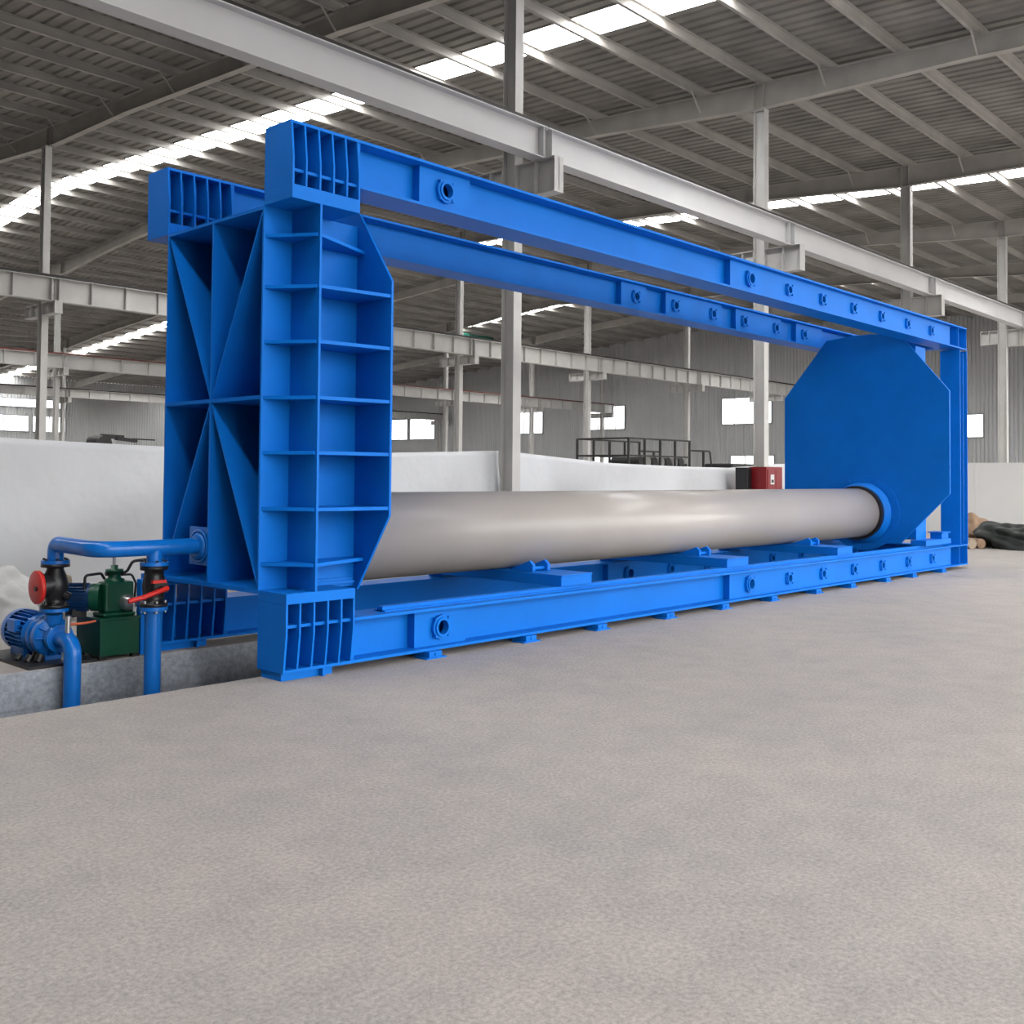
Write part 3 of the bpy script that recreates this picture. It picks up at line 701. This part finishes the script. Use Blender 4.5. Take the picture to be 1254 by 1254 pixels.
p = MB(); p.tube([(-.30, 2.03, .70), (-.22, 2.02, .70), (-.19, 2.0, .62), (-.2, 2.0, .5)], .01, 10, .03); p.build('hose', 'black', hs)
# dark valve manifold behind the red lever valve
mf = MB(); mf.box(-.19, -.06, 1.90, 1.99, .0, .66); mf.box(-.18, -.07, 1.88, 1.9, .35, .6)
tag(mf.build('manifold_cabinet', 'blue', bevel=.01), 'dark blue box standing between the green tank and the far corner block', 'cabinet')

# ------------------------------------------------------------------ red cabinet, platform, machines beyond
rc_ = thing('red_cabinet', 'tall red metal cabinet with white notice at the foot of a column', 'cabinet', (17.35, 5.3, 0))
p = MB(); p.box(16.95, 17.72, 5.25, 5.7, 0, 1.86); p.build('body', 'redbox', rc_, bevel=.015)
p = MB(); p.box(17.0, 17.36, 5.235, 5.25, .1, 1.8); p.build('door', 'redbox', rc_); p = MB(); p.box(17.38, 17.68, 5.235, 5.25, .1, 1.8); p.build('door', 'redbox', rc_)
p = MB(); p.box(17.12, 17.28, 5.225, 5.235, 1.45, 1.68); p.build('notice', 'paper', rc_, label='white paper notice')
p = MB(); p.box(17.15, 17.25, 5.221, 5.225, 1.49, 1.56); p.build('notice_print', 'darksteel', rc_, label='dark printed lines')
bp_ = MB(); bp_.box(16.75, 16.93, 5.62, 5.95, 0, 1.84); tag(bp_.build('black_locker', 'black', bevel=.01), 'narrow black locker standing left of the red cabinet', 'locker')

pf = thing('railed_platform', 'black railed work platform standing beyond the white curtain', 'platform', (21, 12, 0))
xa, xb, ya, yb, zf, zr = 20.8, 25.6, 12.0, 14.0, 1.75, 2.78
p = MB(); p.box(xa, xb, ya, yb, zf - .1, zf); p.build('deck', 'darksteel', pf)
n = 0
for k in range(6):
    xx = xa + (4.2) * k / 5
    for yy in (ya, yb):
        p = MB(); p.box(xx - .03, xx + .03, yy - .03, yy + .03, 0 if k in (0, 5) else zf, zr if k < 5 else zr - .3); p.build('rail_post', 'darksteel', pf)
for yy in (ya, yb):
    for z in (zr, zf + .5):
        p = MB(); p.strut((xa, yy, z), (xa + 3.4, yy, z), .05, .05); p.build('guard_rail', 'darksteel', pf)
    p = MB(); p.tube([(xa + 3.36, yy, zr - .3), (xa + 4.6, yy, zr - .3), (xa + 4.75, yy, zf)], .03, 8, .1); p.build('guard_rail', 'darksteel', pf)
for z in (zr, zf + .5):
    p = MB(); p.strut((xa, ya, z), (xa, yb, z), .05, .05); p.build('guard_rail', 'darksteel', pf)
th = thing('coil_machine', 'dark machine with rollers standing on the railed platform', 'machine', (23, 13, zf))
p = MB(); p.box(21.9, 24.8, 12.5, 13.5, zf + .001, zf + .3); p.build('bed', 'darksteel', th)
for k in range(7):
    p = MB(); p.cyl((22.1 + .38 * k, 12.45, zf + .34), (22.1 + .38 * k, 13.55, zf + .34), .15, 14); p.build('roller', 'greysteel' if k % 2 else 'darksteel', th)
th = thing('engine_block', 'black machine with raised arm far behind the left curtain', 'machine', (13.2, 30, 0))
p = MB(); p.box(12.4, 16.2, 29.5, 31, 0, 2.5); p.build('pedestal', 'greysteel', th)
p = MB(); p.cyl((12.8, 29.6, 2.7), (12.8, 30.6, 2.7), .25, 20); p.cyl((12.75, 29.55, 2.62), (12.75, 29.6, 2.62), .3, 20); p.build('drum', 'darksteel', th)
p = MB(); p.strut((12.8, 29.9, 2.93), (13.6, 29.9, 2.9), .3, .14); p.strut((13.3, 29.8, 2.86), (14.1, 29.8, 2.78), .2, .12); p.strut((14.0, 29.9, 2.86), (14.9, 29.9, 2.84), .05, .05); p.build('arm', 'darksteel', th)
p = MB(); p.box(26.0, 31.5, 11.5, 12.6, 0, 2.08)
tag(p.build('lathe_bed', 'darksteel', bevel=.05), 'long dark machine just visible over the curtain left of the red cabinet column', 'machine')
p = MB(); p.box(10.5, 24.5, 34, 36, 0, 2.3); p.box(10.5, 24.5, 33.6, 34, 0, 1.2)
for k in range(9): p.box(10.8 + 1.5 * k, 11.0 + 1.5 * k, 33.9, 34.0, 1.2, 2.35)
tag(p.build('storage_bench', 'greysteel'), 'low grey storage bench far behind the left curtain', 'bench')

# ------------------------------------------------------------------ sacks and heaps
def blob(name, m, c, r, lab, cat, seed, group=None, flat=.0, amp=.18, sub=5):
    bm = bmesh.new(); bmesh.ops.create_icosphere(bm, subdivisions=sub, radius=1)
    rnd = random.Random(seed); ph = [(Vector((rnd.uniform(-1, 1), rnd.uniform(-1, 1), rnd.uniform(-1, 1))).normalized() * rnd.uniform(2, 11), rnd.uniform(0, 6.3)) for _ in range(14)]
    for v in bm.verts:
        d = 1 + amp * sum(math.sin(k.dot(v.co) + p) * 2.6 / k.length ** .8 for k, p in ph) / 2.2
        q = Vector((v.co.x * r[0] * d, v.co.y * r[1] * d, v.co.z * r[2] * d)); q.z = max(q.z, -r[2] * .55)
        v.co = q
    lo = min(v.co.z for v in bm.verts)
    for v in bm.verts: v.co.z -= lo
    me = bpy.data.meshes.new(name); bm.to_mesh(me); bm.free(); me.materials.append(M[m])
    for p in me.polygons: p.use_smooth = True
    o = bpy.data.objects.new(name, me); COL.objects.link(o); o.location = c
    return tag(o, lab, cat, group)
blob('plastic_sack', 'plastic', (-.35, 4.6, 0), (.30, .26, .26), 'crumpled white sack on the floor at the left edge, low on the pile', 'sack', 3, 'sacks behind the pump')
blob('plastic_sack', 'plastic', (-.1, 5.45, 0), (.36, .30, .34), 'crumpled white sack leaning against the curtain at the left edge', 'sack', 4, 'sacks behind the pump')
blob('plastic_sack', 'plastic', (.22, 4.55, 0), (.18, .16, .15), 'small flat white sack beside the pump, right of the larger sacks', 'sack', 8, 'sacks behind the pump')
b = MB(); b.prism([(.42, .0), (.74, 0), (.68, .40), (.46, .46)], 'y', 5.2, 5.36)
tag(b.build('brown_paper_bag', 'tan', bevel=.02), 'tan paper bag standing among the white sacks', 'bag')
blob('folded_tarp', 'darktarp', (21.1, 1.15, 0), (.62, .85, .42), 'dark green folded tarp heaped on the floor by the partition', 'tarp', 5, amp=.22)
blob('brown_sack', 'brown', (22.0, 2.3, .0), (.5, .42, .42), 'brown sack behind the dark tarp heap by the end post', 'sack', 6, amp=.2)
p = MB(); p.cyl((20.15, 1.75, .12), (20.75, 2.65, .12), .12, 20); tag(p.build('canvas_roll', 'tan'), 'tan canvas roll lying on the floor left of the dark tarp', 'roll', 'canvas rolls by the end post')
p = MB(); p.cyl((20.45, 1.65, .115), (21.05, 2.55, .115), .115, 20); tag(p.build('canvas_roll', 'brown'), 'brown canvas roll lying behind the tan roll', 'roll', 'canvas rolls by the end post')

nt_ = MB(); g = []
for j in range(9):
    for i in range(25):
        u, v = i / 24, j / 8; g.append((47.6 + 3.4 * u, 46.6 + .12 * math.sin(9 * u + 4 * v), 11.95 - .25 * math.sin(math.pi * u) * (1 - v) - .8 * (1 - v)))
nt_.add(g, [(j * 25 + i, j * 25 + i + 1, (j + 1) * 25 + i + 1, (j + 1) * 25 + i) for j in range(8) for i in range(24)], True)
gn = nt_.build('green_net', 'netting'); md = gn.modifiers.new('thick', 'SOLIDIFY'); md.thickness = .01
tag(gn, 'dark green netting hung under the far roof, left of the thick column', 'netting')
